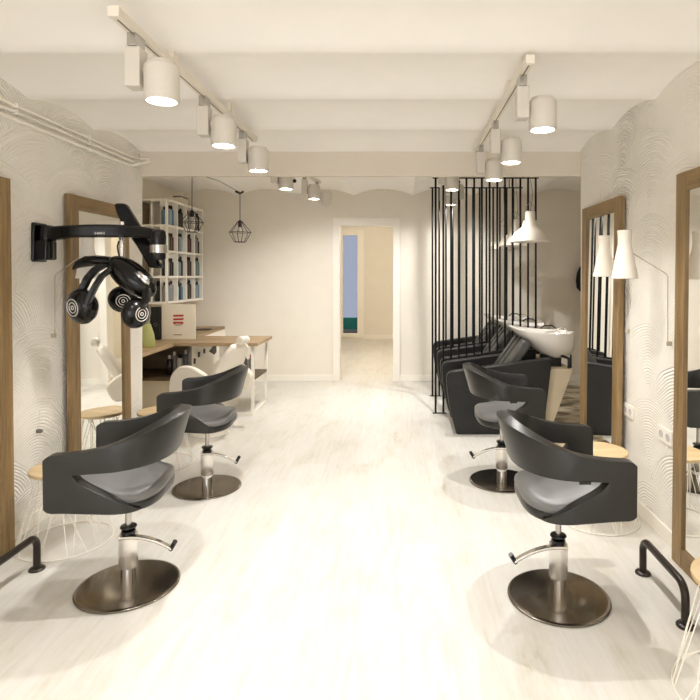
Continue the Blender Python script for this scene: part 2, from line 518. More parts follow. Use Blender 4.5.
    # metalwork
    obj('base_disc', B().lathe([(.217, 0), (.221, .002), (.221, .007), (.218, .010), (.206, .0115), (.03, .013)], seg=64), M['disc'], t, smooth=True)['label'] = 'brushed dark steel disc'
    obj('lower_column', B().lathe([(.034, .012), (.034, .10)], seg=32), M['chrome'], t, smooth=True)
    obj('column_sleeve', B().lathe([(.038, .090), (.041, .094), (.041, .235), (.036, .241)], seg=32), M['satin'], t, smooth=True)
    cl = B(); cl.lathe([(.03, .241), (.03, .254), (.022, .257)], seg=24); cl.lathe([(.016, .257), (.034, .268), (.036, .271), (.034, .276), (.012, .279)], seg=24)
    obj('column_collar', cl, M['blackplastic'], t, smooth=True)
    obj('piston', B().lathe([(.013, .25), (.013, .418)], seg=20), M['metalgrey'], t, smooth=True)
    lv = B()
    pts = []
    for i in range(13):
        u = i / 12
        pts.append(Vector((.03 - .235 * u, -.035 - .02 * u, .236 + .012 * math.sin(u * PI * .9) - .055 * u ** 2)))
    rg = []
    for p in pts:
        rg.append([p + Vector(q) for q in ((0, -.013, -.007), (0, .013, -.007), (0, .013, .007), (0, -.013, .007))])
    lv.rings(rg)
    lo = obj('pedal_lever', lv, M['chrome'], t, bev=.003)
    e = pts[-1]
    obj('pedal_grip', B().tube([e + Vector((.008, .012, -.010)), e + Vector((-.018, -.012, .036)), ], .0105, 12), M['blackplastic'], lo, smooth=True)
    # little tag under the band edge on the viewer's side
    tg = obj('maker_tag', box(.005, -hw - .002, .600, .05, -hw + .004, .613), M['dark'], t)
    return t
# z of base to seat tuned against the photograph
C1 = make_chair('nearest charcoal styling chair on the right, in front of the right foot rail')
C1.location = (.685, 2.47, 0)
C2 = dup(C1, (.68, 3.86, 0), 0, 'further charcoal styling chair on the right, beside the wash units')
def mirror_lever(root):
    # on the left row the chairs turn round, so the lever and tag sit on the other flank
    for ch in root.children:
        if ch.name.startswith(('pedal_lever', 'maker_tag')):
            if ch.name.startswith('maker_tag'): bpy.data.objects.remove(ch); continue
            ch.scale = (1, -1, 1)
C3 = dup(C1, (-1.255, 2.56, 0), PI + math.radians(7), 'nearest charcoal styling chair on the left, below the black hair processor')
C4 = dup(C1, (-1.308, 3.74, 0), PI + math.radians(5), 'further charcoal styling chair on the left, in front of the white reclined chair')
for c in (C3, C4):
    for ch in list(c.children):
        if ch.name.startswith('maker_tag'):
            bpy.data.objects.remove(ch)
        elif ch.name.startswith('pedal_lever'):
            ch.scale = (1, -1, 1)

# ------------------------------------------------------------------ leaning mirrors
def make_mirror(name_label, side, yc, width=.74, h=1.92, group='leaning oak framed mirrors'):
    """local: width along Y, height Z, face at +X (towards room when rz=0 on the left wall)"""
    t = thing('wall_mirror', (0, 0, 0), name_label, 'mirror', group)
    fw, th = .092, .035
    w2 = width / 2
    for ya in (-w2, w2 - fw): obj('frame_stile', box(-th, ya, 0, 0, ya + fw, h), M['frame'], t, bev=.002)
    for za in (0, h - fw): obj('frame_rail', box(-th, -w2 + fw, za, -.001, w2 - fw, za + fw), M['frame_h'], t, bev=.002)
    obj('mirror_glass', box(-th + .004, -w2 + fw - .003, fw - .003, -.012, w2 - fw + .003, h - fw + .003), M['mirror'], t)
    return t
def place_mirror(t, side, yc, base_out, top_out):
    h = 1.92
    ang = math.atan2(base_out - top_out, h)
    if side == 'L':
        t.location = (XL + base_out, yc, .002); t.rotation_euler = (0, -ang, 0)
    else:
        t.location = (XR - base_out, yc, .002); t.rotation_euler = (0, -ang, PI)
mm = make_mirror('tall oak framed mirror leaning on the left wall behind the black hair processor', 'L', 0)
place_mirror(mm, 'L', 3.81, .068, .044)
def dup_mirror(side, yc, label):
    r = dup(mm, label=label); place_mirror(r, side, yc, .068, .044); return r
dup_mirror('L', 2.55, 'tall oak framed mirror at the left edge, leaning on the left wall')
dup_mirror('R', 2.43, 'tall oak framed mirror at the right edge, leaning on the right wall')
dup_mirror('R', 3.90, 'tall oak framed mirror on the right wall, reflecting the black rods')

# ------------------------------------------------------------------ foot rails
def make_footrail(label):
    t = thing('foot_rail', (0, 0, 0), label, 'foot rail', 'dark tubular foot rails')
    L, h, r, R = .40, .165, .0165, .055
    pts = [(0, -L / 2, .004)]
    pts.append((0, -L / 2, h - R))
    for i in range(1, 8):
        a = PI / 2 * i / 8; pts.append((0, -L / 2 + R - R * math.cos(a), h - R + R * math.sin(a)))
    pts.append((0, -L / 2 + R, h)); pts.append((0, L / 2 - R, h))
    for i in range(1, 8):
        a = PI / 2 * i / 8; pts.append((0, L / 2 - R + R * math.sin(a), h - R + R * math.cos(a)))
    pts += [(0, L / 2, h - R), (0, L / 2, .004)]
    obj('tube', B().tube(pts, r, 16), M['rail'], t, smooth=True)
    for s in (-1, 1):
        obj('flange', B().lathe([(.036, 0), (.036, .006), (.03, .012), (.018, .015)], (0, s * L / 2, 0), 24), M['rail'], t, smooth=True)
    return t
r1 = make_footrail('dark tubular foot rail on the floor beside the right wall mirror'); r1.location = (1.142, 2.465, 0)
dup(r1, (-1.765, 2.50, 0), 0, 'dark tubular foot rail on the floor by the left edge of the photo')

# ------------------------------------------------------------------ wire stools
def make_stool(label):
    t = thing('wire_stool', (0, 0, 0), label, 'stool', 'wire stools with round wooden tops')
    obj('seat', B().lathe([(.160, .380), (.168, .384), (.170, .392), (.168, .400), (.160, .403), (.02, .404)], seg=48), M['stool'], t, smooth=True)
    w = B()
    def ring(r, z): return [(r * math.cos(2 * PI * i / 40), r * math.sin(2 * PI * i / 40), z) for i in range(40)]
    w.tube(ring(.228, .005), .004, 6, True); obj('base_ring', w, M['wire'], t, smooth=True)
    w = B(); w.tube(ring(.135, .374), .004, 6, True); obj('top_ring', w, M['wire'], t, smooth=True)
    w = B(); n = 10
    for k in range(n):
        a = 2 * PI * k / n
        for s in (-1, 1):
            b_ = a + s * PI / n * .82
            w.tube([(.135 * math.cos(a), .135 * math.sin(a), .374), (.228 * math.cos(b_), .228 * math.sin(b_), .006)], .0022, 6)
    o = obj('outer_wire', w, M['wire'], t, smooth=True)
    w = B()
    for k in range(6):
        a = 2 * PI * k / 6 + .3
        w.tube([(.12 * math.cos(a), .12 * math.sin(a), .376), (.045 * math.cos(a + .5), .045 * math.sin(a + .5), .22), (.06 * math.cos(a + .9), .06 * math.sin(a + .9), .17), (.222 * math.cos(a + 1.2), .222 * math.sin(a + 1.2), .006)], .0022, 6)
    obj('inner_wire', w, M['wire'], t, smooth=True)
    return t
st = make_stool('wire stool with round wooden top behind the near left styling chair'); st.location = (-1.80, 2.99, 0)
dup(st, (-1.82, 4.22, 0), .4, 'wire stool with round wooden top at the end of the left wall')
dup(st, (1.135, 3.27, 0), .2, 'wire stool with round wooden top behind the near right styling chair')
dup(st, (1.155, 1.88, 0), .7, 'wire stool with round wooden top at the right edge of the photo')

# ------------------------------------------------------------------ track lights
SP = []
def make_track(label, x, y0, y1, z=2.332):
    if x > 0: z = 2.352
    t = thing('light_track', (x, (y0 + y1) / 2, z), label, 'light track')
    L = (y1 - y0) / 2
    b = B(); b.box(-.018, -L, 0, .018, L, .034)
    obj('rail', b, M['lampwhite'], t)
    obj('slot', box(-.0035, -L + .02, -.0006, .0035, L - .02, .0002), M['greypanel'], t)
    for s in (-1, 1): obj('end_cap', box(-.021, s * L - .012, -.002, .021, s * L + .012, .037), M['lampwhite'], t, bev=.003)
    for yy in (-L * .45, L * .45): obj('ceiling_clip', box(-.012, yy - .03, .034, .012, yy + .03, .12), M['lampwhite'], t)
    return t
make_track('white light track on the left of the vaulted ceiling', -1.02, 1.98, 3.83)
make_track('white light track on the right of the vaulted ceiling', .56, 2.47, 4.27)
def make_spot(label, lit=True, side=1):
    t = thing('track_spotlight', (0, 0, 0), label, 'spotlight', 'white track spotlights')
    # origin at track underside centre
    obj('track_adapter', box(-.017, -.04, -.045, .017, .04, .004), M['metalgrey'], t, bev=.003)
    obj('driver_box', box(-.029, -.035, -.195, .029, .035, -.045), M['spotgrey'], t, bev=.004)
    cx = side * .098
    obj('arm', B().lathe([(.012, 0), (.012, .06)], (side * .028, 0, -.13), 16, axis=(side, 0, 0)), M['spotgrey'], t, smooth=True)
    hd = B(); r = .064
    hd.lathe([(.02, -.094), (.050, -.094), (.052, -.097), (.052, -.109), (r - .003, -.110), (r, -.113), (r, -.242), (r - .003, -.246), (r - .009, -.246), (r - .010, -.23), (.02, -.225)], (cx, 0, 0), 36)
    h = obj('lamp_head', hd, M['spotgrey'], t, smooth=True)
    obj('lens', B().lathe([(.05, -.2315), (.05, -.2345), (.01, -.2348)], (cx, 0, 0), 32), M['glow'] if lit else M['off'], h, smooth=True)
    return t
def spot_lamp(x, y, z, power, ang=122, tilt=(0, 0)):
    l = bpy.data.lights.new('spot_beam', 'SPOT'); l.energy = power; l.spot_size = math.radians(ang); l.spot_blend = .75
    l.shadow_soft_size = .015; l.color = (1, .975, .955)
    o = bpy.data.objects.new('spot_beam', l); COL.objects.link(o)
    o.location = (x, y, z); o.rotation_euler = (math.radians(tilt[0]), math.radians(tilt[1]), 0)
    return o
PW = 50
s0 = make_spot('white track spotlight nearest the viewer on the left track')
sz = 2.332
spec = [(-1.02, 2.14, 'left', 'nearest'), (-1.02, 2.88, 'left', 'middle'), (-1.02, 3.57, 'left', 'furthest'),
        (.56, 2.64, 'right', 'nearest'), (.56, 3.41, 'right', 'middle'), (.56, 4.04, 'right', 'furthest')]
for i, (x, y, sd, wd) in enumerate(spec):
    o = s0 if i == 0 else dup(s0)
    dz_ = .020 if x > 0 else 0
    o.location = (x, y, sz - .004 + dz_)
    o['label'] = f'{wd} of the three white spotlights on the {sd} light track'
    spot_lamp(x + .098, y, sz - .242 + dz_, PW)
# unseen extra track lights added behind the camera to fill the room with light
make_track('added white light track behind the viewer on the left', -1.02, -2.4, .4)
make_track('added white light track behind the viewer on the right', .56, -2.4, .4)
for x in (-1.02, .56):
    for y, w in ((.2, 'first'), (-.8, 'second'), (-1.9, 'third')):
        o = dup(s0, (x, y, sz - .004)); o['label'] = f'{w} added white spotlight behind the viewer on the {"left" if x < 0 else "right"} track'
        spot_lamp(x + .098, y, sz - .25, PW * 1.1)
# back room tracks
ZB = 2.46
def back_spot(px, py, d, label, lit=True, side=1, power=PW * 1.6, tilt=(0, 0), zt=None):
    p = W(px, py, d)   # lens centre
    if zt is None: zt = p.z + .2348
    o = dup(s0) if lit else make_spot(label, False, side)
    o.location = (p.x - .098 * side, p.y, zt)
    o['label'] = label
    if lit: spot_lamp(p.x, p.y, zt - .242, power, 120, tilt)
    return o
b1 = back_spot(286, 188, 5.0, 'lit white spotlight of the back area left of the small black camera', tilt=(22, 22))
b2 = back_spot(314, 198, 5.9, 'lit white spotlight of the back area, on the short rail near the doorway', tilt=(34, 0))
b3 = back_spot(326, 203.5, 6.3, 'unlit white spotlight behind the lit one near the doorway', lit=False)
b4 = back_spot(452, 189, 5.2, 'lit white spotlight seen between the first black rods', tilt=(14, -22), power=PW * 1.8)
b5 = back_spot(451, 204, 6.4, 'small lit white spotlight low between the black rods', power=PW * 1.4, tilt=(34, 0))
b6 = back_spot(458, 198, 5.9, 'small white spotlight behind the black rods beside the low one', lit=False)
t1 = thing('light_track', (0, 0, 0), 'short light rail on the back ceiling near the doorway', 'light track')
for nm, oo in (('rail', [b1, b2, b3]), ):
    pass
def rail_between(name, x0, y0, x1, y1, z, label):
    t = thing('light_track', ((x0 + x1) / 2, (y0 + y1) / 2, z), label, 'light track')
    dx, dy = (x1 - x0) / 2, (y1 - y0) / 2
    n = Vector((-dy, dx, 0)).normalized() * .018
    b = B(); p0, p1 = Vector((-dx, -dy, 0)), Vector((dx, dy, 0))
    b.add([p0 - n, p0 + n, p1 + n, p1 - n] + [q + Vector((0, 0, .03)) for q in (p0 - n, p0 + n, p1 + n, p1 - n)],
          [(0, 1, 2, 3), (7, 6, 5, 4), (0, 4, 5, 1), (1, 5, 6, 2), (2, 6, 7, 3), (3, 7, 4, 0)])
    obj('rail', b, M['lampwhite'], t)
    for s in (-.7, .7):
        c = Vector((dx * s, dy * s, .03)); obj('ceiling_clip', box(c.x - .01, c.y - .01, .03, c.x + .01, c.y + .01, 2.50 - z), M['lampwhite'], t)
    return t
bpy.data.objects.remove(t1)
for k, (g, lab) in enumerate((([b1, b2, b3], 'light rail on the back ceiling left of the doorway'), ([b4, b6, b5], 'light rail on the back ceiling above the wash units'))):
    zm = max(o.location.z for o in g)
    ys = [o.location.y for o in g]; xs = [o.location.x for o in g]
    # straight rail through first and last; every spot's adapter hangs under it
    rail_between('x', xs[0], ys[0] - .15, xs[-1], ys[-1] + .15, zm + .004, lab)
    for o in g:
        dzz = zm - o.location.z
        u = (o.location.y - (ys[0] - .15)) / (ys[-1] - ys[0] + .3)
for (px, py, d, lab) in ((294.5, 181, 5.0, 'small black camera ball under the back ceiling near the doorway spotlights'), (458.5, 182, 5.2, 'small black camera ball under the back ceiling by the rods')):
    p = W(px, py, d)
    b = B(); b.ellipsoid((0, 0, 0), .017, .017, .017, 16, 10)
    t = thing('ceiling_camera', p, lab, 'camera'); obj('camera_ball', b, M['blackplastic'], t, smooth=True)
    obj('stem', B().lathe([(.008, .01), (.008, 2.52 - p.z)], seg=12), M['lampwhite'], t, smooth=True)

# ------------------------------------------------------------------ pipes along the left wall
for k, (z, x, zend, wd) in enumerate(((2.327, XL + .014, 2.33, 'upper'), (2.292, XL + .014, 2.30, 'middle'), (2.250, XL + .018, 2.275, 'lowest'))):
    y1 = 4.33 - .0 * k
    pts = [(x, -3.1, z), (x, y1 - .08 * (k == 2), z)]
    for i in range(1, 7):
        a = PI / 2 * i / 6
        pts.append((x + .045 * (1 - math.cos(a)), y1 - .08 * (k == 2) + .06 * math.sin(a), z + (zend - z) * i / 6))
    pts.append((x + .062, 4.447, 2.345 - .012 * k))
    t = thing('wall_pipe', (0, 0, 0), f'{wd} of the three cream pipes under the left ceiling edge', 'pipe', 'cream pipes along the left wall')
    obj('tube', B().tube(pts, (.0085 if k < 2 else .0115), 12), M['white'], t, smooth=True)
    for yy in (1.2, 2.3, 3.0, 3.7):
        b = B(); b.box(XL - .001, yy - .005, z - .014, XL + .028, yy + .005, z + .014)
        obj('pipe_clip', b, M['white'], t)

# ------------------------------------------------------------------ wall lamps
def make_walllamp(label, out=.24, fwd=-.04, wall='R'):
    """origin on the wall at the rod foot; +X points into the room"""
    t = thing('wall_lamp', (0, 0, 0), label, 'wall lamp', 'white hourglass wall lamps')
    o_ = .02
    pts = [(o_, 0, 0), (o_, 0, .345)]
    for i in range(1, 6):
        a = i / 6; pts.append((o_ + .02 * a * a, 0, .345 + .03 * a))
    pts.append((out - .02, fwd, .49))
    obj('rod', B().tube(pts, .0028, 8), M['lamprod'], t, smooth=True)
    obj('wall_plug', box(-.001, -.006, -.012, .026, .006, .012), M['lamprod'], t, bev=.002)
    sh = B(); c = (out, fwd, .34)
    sh.lathe([(.064, .0), (.067, .003), (.035, .18), (.0315, .20), (.033, .215), (.038, .255), (.036, .257), (.034, .2), (.034, .185), (.0625, .006)], c, 36, cap=False)
    sh.lathe([(.034, .18), (.003, .182)], c, 36)
    obj('shade', sh, M['lampwhite'], t, smooth=True)
    return t
wl = make_walllamp('white hourglass wall lamp in front of the right wall, the nearer of the pair', .235, -.03)
wl.location = (XR, 2.94, 1.06); wl.rotation_euler = (0, 0, PI)
w2 = make_walllamp('white hourglass wall lamp beside the right wall mirror, the further of the pair', .145, -.03)
w2.location = (XR, 3.49, 1.07); w2.rotation_euler = (0, 0, PI)
wl3 = make_walllamp('white hourglass wall lamp on the left wall, mostly hidden by the black hair processor', .20, .03)
wl3.location = (XL, 3.33, 1.06)
# sockets
for y, z, lab in ((3.49, .575, 'double white wall socket beside the further right mirror'), (3.0, .56, 'double white wall socket beside the nearer right mirror')):
    t = thing('wall_socket', (XR, y, z), lab, 'socket', 'double wall sockets')
    obj('cover_plate', box(-.010, -.08, -.04, .0, .08, .04), M['white'], t, bev=.003)
    for s in (-.038, .038):
        obj('socket_insert', B().lathe([(.020, 0), (.020, .003), (.016, .001)], (-.010, s, 0), 20, axis=(-1, 0, 0)), M['insert'], t, smooth=True)

# ------------------------------------------------------------------ rod screens
def make_screen(label, y, zt, x0):
    t = thing('rod_screen', (0, y, 0), label, 'screen', 'black rod screens between the wash units')
    n = 14
    obj('top_rail', B().tube([(x0 - .03, 0, zt), (x0 + .079 * 13 + .03, 0, zt)], .007, 8), M['rod'], t, smooth=True)
    for s in (.12, .9): obj('ceiling_stem', B().tube([(x0 + s, 0, zt), (x0 + s, 0, 2.54)], .005, 8), M['rod'], t, smooth=True)
    obj('foot_bar', box(x0 - .03, -.012, 0, x0 + .079 + .03, .012, .008), M['rod'], t)
    for k in range(n):
        x = x0 + .079 * k
        zb = .005 if k < 2 else .565 + (x - .5) * .155
        obj('rod', B().tube([(x, 0, zb), (x, 0, zt)], .0105, 10), M['rod'], t, smooth=True)
    return t
make_screen('nearer black rod screen standing between the first and second wash units', 5.745, 2.415, .335)
make_screen('further black rod screen standing between the second and third wash units', 6.56, 2.442, .345)

# ------------------------------------------------------------------ wash units
def rounded(poly, r, n=5):
    out = []; L = len(poly)
    for i in range(L):
        p = Vector(poly[i]); a = (Vector(poly[i - 1]) - p); b = (Vector(poly[(i + 1) % L]) - p)
        rr = r[i] if isinstance(r, (list, tuple)) else r
        rr = min(rr, a.length * .45, b.length * .45)
        a.normalize(); b.normalize()
        if rr <= 0: out.append(tuple(p)); continue
        for k in range(n + 1):
            u = k / n
            q = (p + a * rr) * (1 - u) ** 2 + p * 2 * u * (1 - u) + (p + b * rr) * u ** 2
            out.append(tuple(q))
    return out
def make_wash(label):
    t = thing('wash_chair', (0, 0, 0), label, 'wash chair', 'backwash chairs in a row')
    wd = .66
    poly = rounded([(.475, 0), (.40, .30), (.385, .555), (1.33, .685), (1.25, 0)], [.02, .2, .07, .04, .02], 6)
    for y in (0, wd - .085):
        b = B(); b.prism(poly, .085, O=(0, y, 0))
        obj('side_panel', b, M['washlea'], t, smooth=True, bev=.014, seg=3)
    b = B(); b.prism(rounded([(.50, .02), (.45, .30), (.46, .46), (.98, .42), (1.1, .02)], [.02, .1, .06, .02, .02], 5), wd - .17, O=(0, .085, 0))
    obj('seat', b, M['washlea'], t, smooth=True, bev=.012)
    b = B()
    P0, P1 = Vector((.90, .40)), Vector((1.18, .79)); nn = Vector((-.82, .57)).normalized() * .09
    b.prism(rounded([tuple(P0), tuple(P1), tuple(P1 + nn), tuple(P0 + nn)], .035, 4), wd - .20, O=(0, .10, 0))
    obj('backrest', b, M['washback'], t, smooth=True, bev=.02, seg=3)
    for s in range(2):
        y = .10 + (wd - .2) * (s + 1) / 3
        q0, q1 = P0 + nn * 1.02, P1 + nn * 1.02
        obj('seam', B().tube([(q0.x, y, q0.y), (q1.x, y, q1.y)], .006, 8), M['washlea'], t, smooth=True)
    # pedestal, bracket
    b = B(); b.prism([(1.19, 0), (1.33, 0), (1.54, .57), (1.19, .57)], wd - .16, O=(0, .08, 0))
    obj('pedestal', b, M['beige'], t, bev=.006)['label'] = 'beige tapered pedestal'
    b = B(); b.box(1.32, .22, .565, 1.47, wd - .22, .66)
    b.tube([(1.51, .12, .56), (1.51, .12, .66), (1.45, .2, .68)], .014, 8); b.tube([(1.54, .16, .555), (1.54, .16, .69)], .009, 8)
    obj('basin_bracket', b, M['blackplastic'], t, smooth=True)
    # basin
    def ring(cx, a, bb, z, tilt=0, ex=.9, notch=0):
        r = []
        for i in range(56):
            an = 2 * PI * i / 56
            ca, sa = math.cos(an), math.sin(an)
            x = cx + a * abs(ca) ** ex * (1 if ca > 0 else -1)
            y = wd / 2 + bb * abs(sa) ** ex * (1 if sa > 0 else -1)
            zz = z + tilt * (ca) + .012 * math.cos(2 * an)
            if ca < 0: zz -= notch * max(0, -ca) ** 6
            r.append(Vector((x, y, zz)))
        return r
    b = B()
    cx = 1.31
    b.rings([ring(cx + .14, .03, .04, .645), ring(cx + .13, .09, .09, .652, .0), ring(cx + .105, .165, .15, .685, -.012), ring(cx + .07, .225, .20, .74, -.035),
             ring(cx + .035, .268, .235, .80, -.05), ring(cx + .01, .295, .255, .855, -.04), ring(cx, .305, .262, .893, -.03), ring(cx, .302, .26, .903, -.028),
             ring(cx + .005, .285, .245, .902, -.028, notch=.02), ring(cx + .02, .262, .222, .885, -.026, notch=.02), ring(cx + .03, .235, .195, .82, -.02), ring(cx + .05, .18, .15, .765), ring(cx + .06, .06, .06, .748)])
    bs = obj('basin', b, M['ceramic'], t, smooth=True)
    bs['label'] = 'white ceramic basin'
    b = B(); b.lathe([(.02, .0), (.02, .03), (.012, .035)], (cx + .235, wd / 2 - .07, .865), 16)
    b.tube([(cx + .235, wd / 2 - .07, .89), (cx + .20, wd / 2 - .07, .925), (cx + .15, wd / 2 - .07, .93), (cx + .13, wd / 2 - .07, .905)], .008, 8)
    obj('mixer_tap', b, M['chrome'], bs, smooth=True)
    b = B(); b.tube([(cx + .04, wd / 2 + .19, .895), (cx + .08, wd / 2 + .19, .925), (cx + .15, wd / 2 + .17, .925), (cx + .18, wd / 2 + .15, .90)], .007, 8)
    obj('hand_shower', b, M['blackplastic'], bs, smooth=True)
    return t
ws = make_wash('nearest black wash chair with white ceramic basin, behind the right styling chairs'); ws.location = (0, 4.98, 0)
dup(ws, (0, 5.81, 0), 0, 'middle black wash chair with white basin between the two rod screens')
dup(ws, (0, 6.64, 0), 0, 'furthest black wash chair with white basin against the back wall')

# pendants over the basins
def make_pendant(label):
    t = thing('pendant_lamp', (0, 0, 0), label, 'pendant lamp', 'white dome pendants over the wash units')
    b = B()
    b.lathe([(.188, 0), (.190, .004), (.184, .022), (.168, .058), (.135, .098), (.095, .128), (.072, .158), (.064, .20), (.048, .205), (.046, .285), (.040, .292), (.034, .285), (.042, .20), (.058, .195), (.066, .155), (.090, .122), (.130, .092), (.162, .052), (.180, .008)], seg=48, cap=False)
    obj('shade', b, M['lampwhite'], t, smooth=True)
    b = B(); b.lathe([(.03, .27), (.03, .29), (.012, .3)], seg=16)
    b.tube([(-.035, 0, .29), (-.04, 0, .33), (0, 0, .38), (.04, 0, .33), (.035, 0, .29)], .003, 6)
    obj('hanger', b, M['metalgrey'], t, smooth=True)
    pts = [(0, 0, .29)] + [(.022 * math.sin(u * 5), 0, .29 + .5 * u) for u in (.1, .2, .3, .4, .5, .6)]
    pts += [(0, 0, .66), (0, 0, .80)]
    obj('cord', B().tube(pts, .003, 6), M['metalgrey'], t, smooth=True)
    obj('bulb', B().ellipsoid((0, 0, .12), .03, .03, .045, 16, 10), M['off'], t, smooth=True)
    return t
pn = make_pendant('nearest white dome pendant above the first wash basin'); pn.location = (1.21, 5.33, 1.735)
dup(pn, (1.235, 6.12, 1.735), 0, 'middle white dome pendant above the second wash basin')
dup(pn, (1.25, 6.95, 1.735), 0, 'furthest white dome pendant above the third wash basin')

# coat on the back wall
p = W(579, 268, YE - .02)
t = thing('hanging_bag', (p.x + .03, YE - .005, 1.2), 'black bag hanging from a hook on the shaded back wall', 'bag')
b = B(); rr = []
for z, a, bb in ((0, .03, .02), (.05, .075, .045), (.15, .085, .05), (.25, .07, .035), (.33, .035, .02)):
    rr.append([Vector((a * math.cos(2 * PI * i / 20), -.055 + bb * math.sin(2 * PI * i / 20), z)) for i in range(20)])
b.rings(rr); obj('bag_body', b, M['dark'], t, smooth=True)
obj('strap', B().tube([(-.02, -.05, .32), (0, -.03, .43), (.02, -.05, .32)], .006, 6), M['dark'], t, smooth=True)
obj('wall_hook', B().tube([(0, 0, .44), (0, -.045, .42), (0, -.05, .46)], .006, 8), M['metalgrey'], t, smooth=True)

# ------------------------------------------------------------------ cage pendants
def make_cage(label, top, tilt=0):
    t = thing('cage_pendant', (0, 0, 0), label, 'pendant lamp', 'wire cage pendants')
    def P(r, z, k, n=6, off=0): a = 2 * PI * (k + off) / n; return (r * math.cos(a), r * math.sin(a), z)
    b = B()
    for k in range(6):
        b.tube([P(.022, .225, k), P(.120, .105, k), P(.060, 0, k)], .0036, 6)
        b.tube([P(.022, .225, k), P(.022, .225, k + 1)], .003, 6)
        b.tube([P(.120, .105, k), P(.120, .105, k + 1)], .003, 6)
        b.tube([P(.060, 0, k), P(.060, 0, k + 1)], .0032, 6)
    obj('cage', b, M['cage'], t, smooth=True)
    obj('bulb_socket', B().lathe([(.016, .165), (.020, .17), (.020, .225), (.008, .24)], seg=16), M['dark'], t, smooth=True)
    obj('bulb', B().ellipsoid((0, 0, .135), .022, .022, .034, 16, 10), M['off'], t, smooth=True)
    obj('cord', B().tube([(0, 0, .235), (0, 0, top)], .0042, 6), M['dark'], t, smooth=True)
    obj('ceiling_hook', B().tube([(-.05, 0, top + .012), (0, 0, top - .012), (.04, 0, top + .012)], .012, 8), M['cage'], t, smooth=True)
    return t
c1 = make_cage('dark wire cage pendant hanging clear in front of the beige back wall', .54)
p = W(240, 242, 6.1); c1.location = p
o = obj('swag_cable', B().tube([p + Vector((0, 0, .54)), p + Vector((-.1, -.35, .60)), p + Vector((-.18, -.8, .60))], .003, 6), M['dark'])
for ch in c1.children:
    if ch.name.startswith('cord'): o.parent = ch; o.matrix_parent_inverse = Matrix.Translation(-p)
c2 = make_cage('dark wire cage pendant hanging in front of the white cube shelf', .62)
c2.location = W(192, 232, 6.1)
for ch in c2.children:
    if ch.name.startswith(('cage',)): ch.rotation_euler = (0, 0, .5)

# ------------------------------------------------------------------ cube shelf on the left back wall
SX0, SX1 = XL2 + .002, -2.60
SY0, SY1 = 6.18, 7.28
SZ0, SZ1 = 1.10, 2.265
t = thing('cube_shelf', (SX0, SY0, SZ0), 'white cube shelf of product bottles hanging on the left back wall', 'shelf')
th = .024
w_, d_, h_ = SX1 - SX0, SY1 - SY0, SZ1 - SZ0
for k in range(5):
    z = (h_ - th) * k / 4; obj('shelf_board', box(0, 0, z, w_, d_, z + th), M['white'], t)
    y = (d_ - th) * k / 4
    if k: obj('upright', box(.001, y, .001, w_ - .001, y + th, h_ - .001), M['white'], t)
for xa, xb in ((0, .02), (w_ * .44, w_ * .44 + .016), (w_ - .026, w_)):
    obj('upright', box(xa, .001, .001, xb, th, h_ - .001), M['white'], t)
obj('cell_partition', box(w_ - .09, th, .002, w_ - .086, (d_ - th) / 4, h_ - .002), M['white'], t)
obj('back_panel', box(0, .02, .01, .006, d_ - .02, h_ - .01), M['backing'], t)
# bottles
cols = {'blue': '#5d7f96', 'black': '#17150f', 'pale blue': '#9fb4bd', 'dark brown': '#33241a', 'grey': '#8d8c8a', 'dark red': '#4f1e17', 'teal': '#5f7d74', 'white': '#d8d4ca'}
MB_ = {k: mat(k + ' bottle plastic', v, .3) for k, v in cols.items()}
proto = {}
def bottle(kind, h, r, loc, label, group, cap='dark', parent=None):
    key = (kind, h, r, cap)
    if key not in proto:
        b = B(); b.lathe([(r * .92, 0), (r, .004), (r, h * .72), (r * .8, h * .79), (r * .45, h * .83)], seg=14)
        m1 = obj('bottle', b, MB_.get(kind) or M[kind], None, smooth=True)
        c = obj('cap', B().lathe([(r * .5, h * .82), (r * .5, h * .97), (r * .4, h)], seg=12), M[cap] if cap in M else MB_[cap], m1, smooth=True)
        proto[key] = m1; o = m1; o.location = loc
        o['label'] = label; o['group'] = group; o['category'] = 'bottle'
        return o
    o = dup(proto[key], loc, 0, label, group); o['category'] = 'bottle'; return o
rown = ['bottom', 'third', 'second', 'top']; coln = ['nearest', 'second', 'third', 'furthest']
ordn = ['first', 'second', 'third', 'fourth']
kinds = [['blue', 'grey', 'black', 'grey'], ['pale blue', 'blue', 'grey', 'black'], ['dark brown', 'black', 'pale blue', 'dark brown'], ['teal', 'grey', 'teal', 'dark red']]
pal = {(3, 0): ['blue', 'blue', 'pale blue'], (3, 1): ['dark brown', 'black', 'dark brown'], (3, 2): ['grey', 'white', 'grey'], (3, 3): ['dark brown', 'dark red', 'grey'],
       (2, 0): ['dark red', 'teal', 'dark brown'], (2, 1): ['pale blue', 'black', 'grey'], (2, 2): ['dark brown', 'grey', 'dark red'], (2, 3): ['black', 'dark red', 'grey'],
       (1, 0): ['black', 'grey', 'black'], (1, 1): ['black', 'pale blue', 'grey'], (1, 2): ['dark brown', 'black', 'dark brown'], (1, 3): ['teal', 'grey', 'teal'],
       (0, 0): ['grey', 'blue', 'grey'], (0, 1): ['blue', 'pale blue', 'black'], (0, 2): ['dark brown', 'grey', 'black'], (0, 3): ['blue', 'teal', 'grey']}
cw_ = (d_ - th) / 4
for r in range(4):
    for c in range(4):
        for k in range(4):
            kd = (pal[(r, c)] + [pal[(r, c)][0]])[k]
            h = random.choice((.20, .215, .23))
            yy = SY0 + cw_ * c + th + .032 + k * .0585; zz = SZ0 + (h_ - th) * r / 4 + th + .0015
            bottle(kd, h, .028, (SX1 - .055, yy, zz),
                   f'{kd} bottle, {ordn[k]} from left, {rown[r]} row, {coln[c]} cell of cube shelf', 'hair product bottles in the cube shelf')
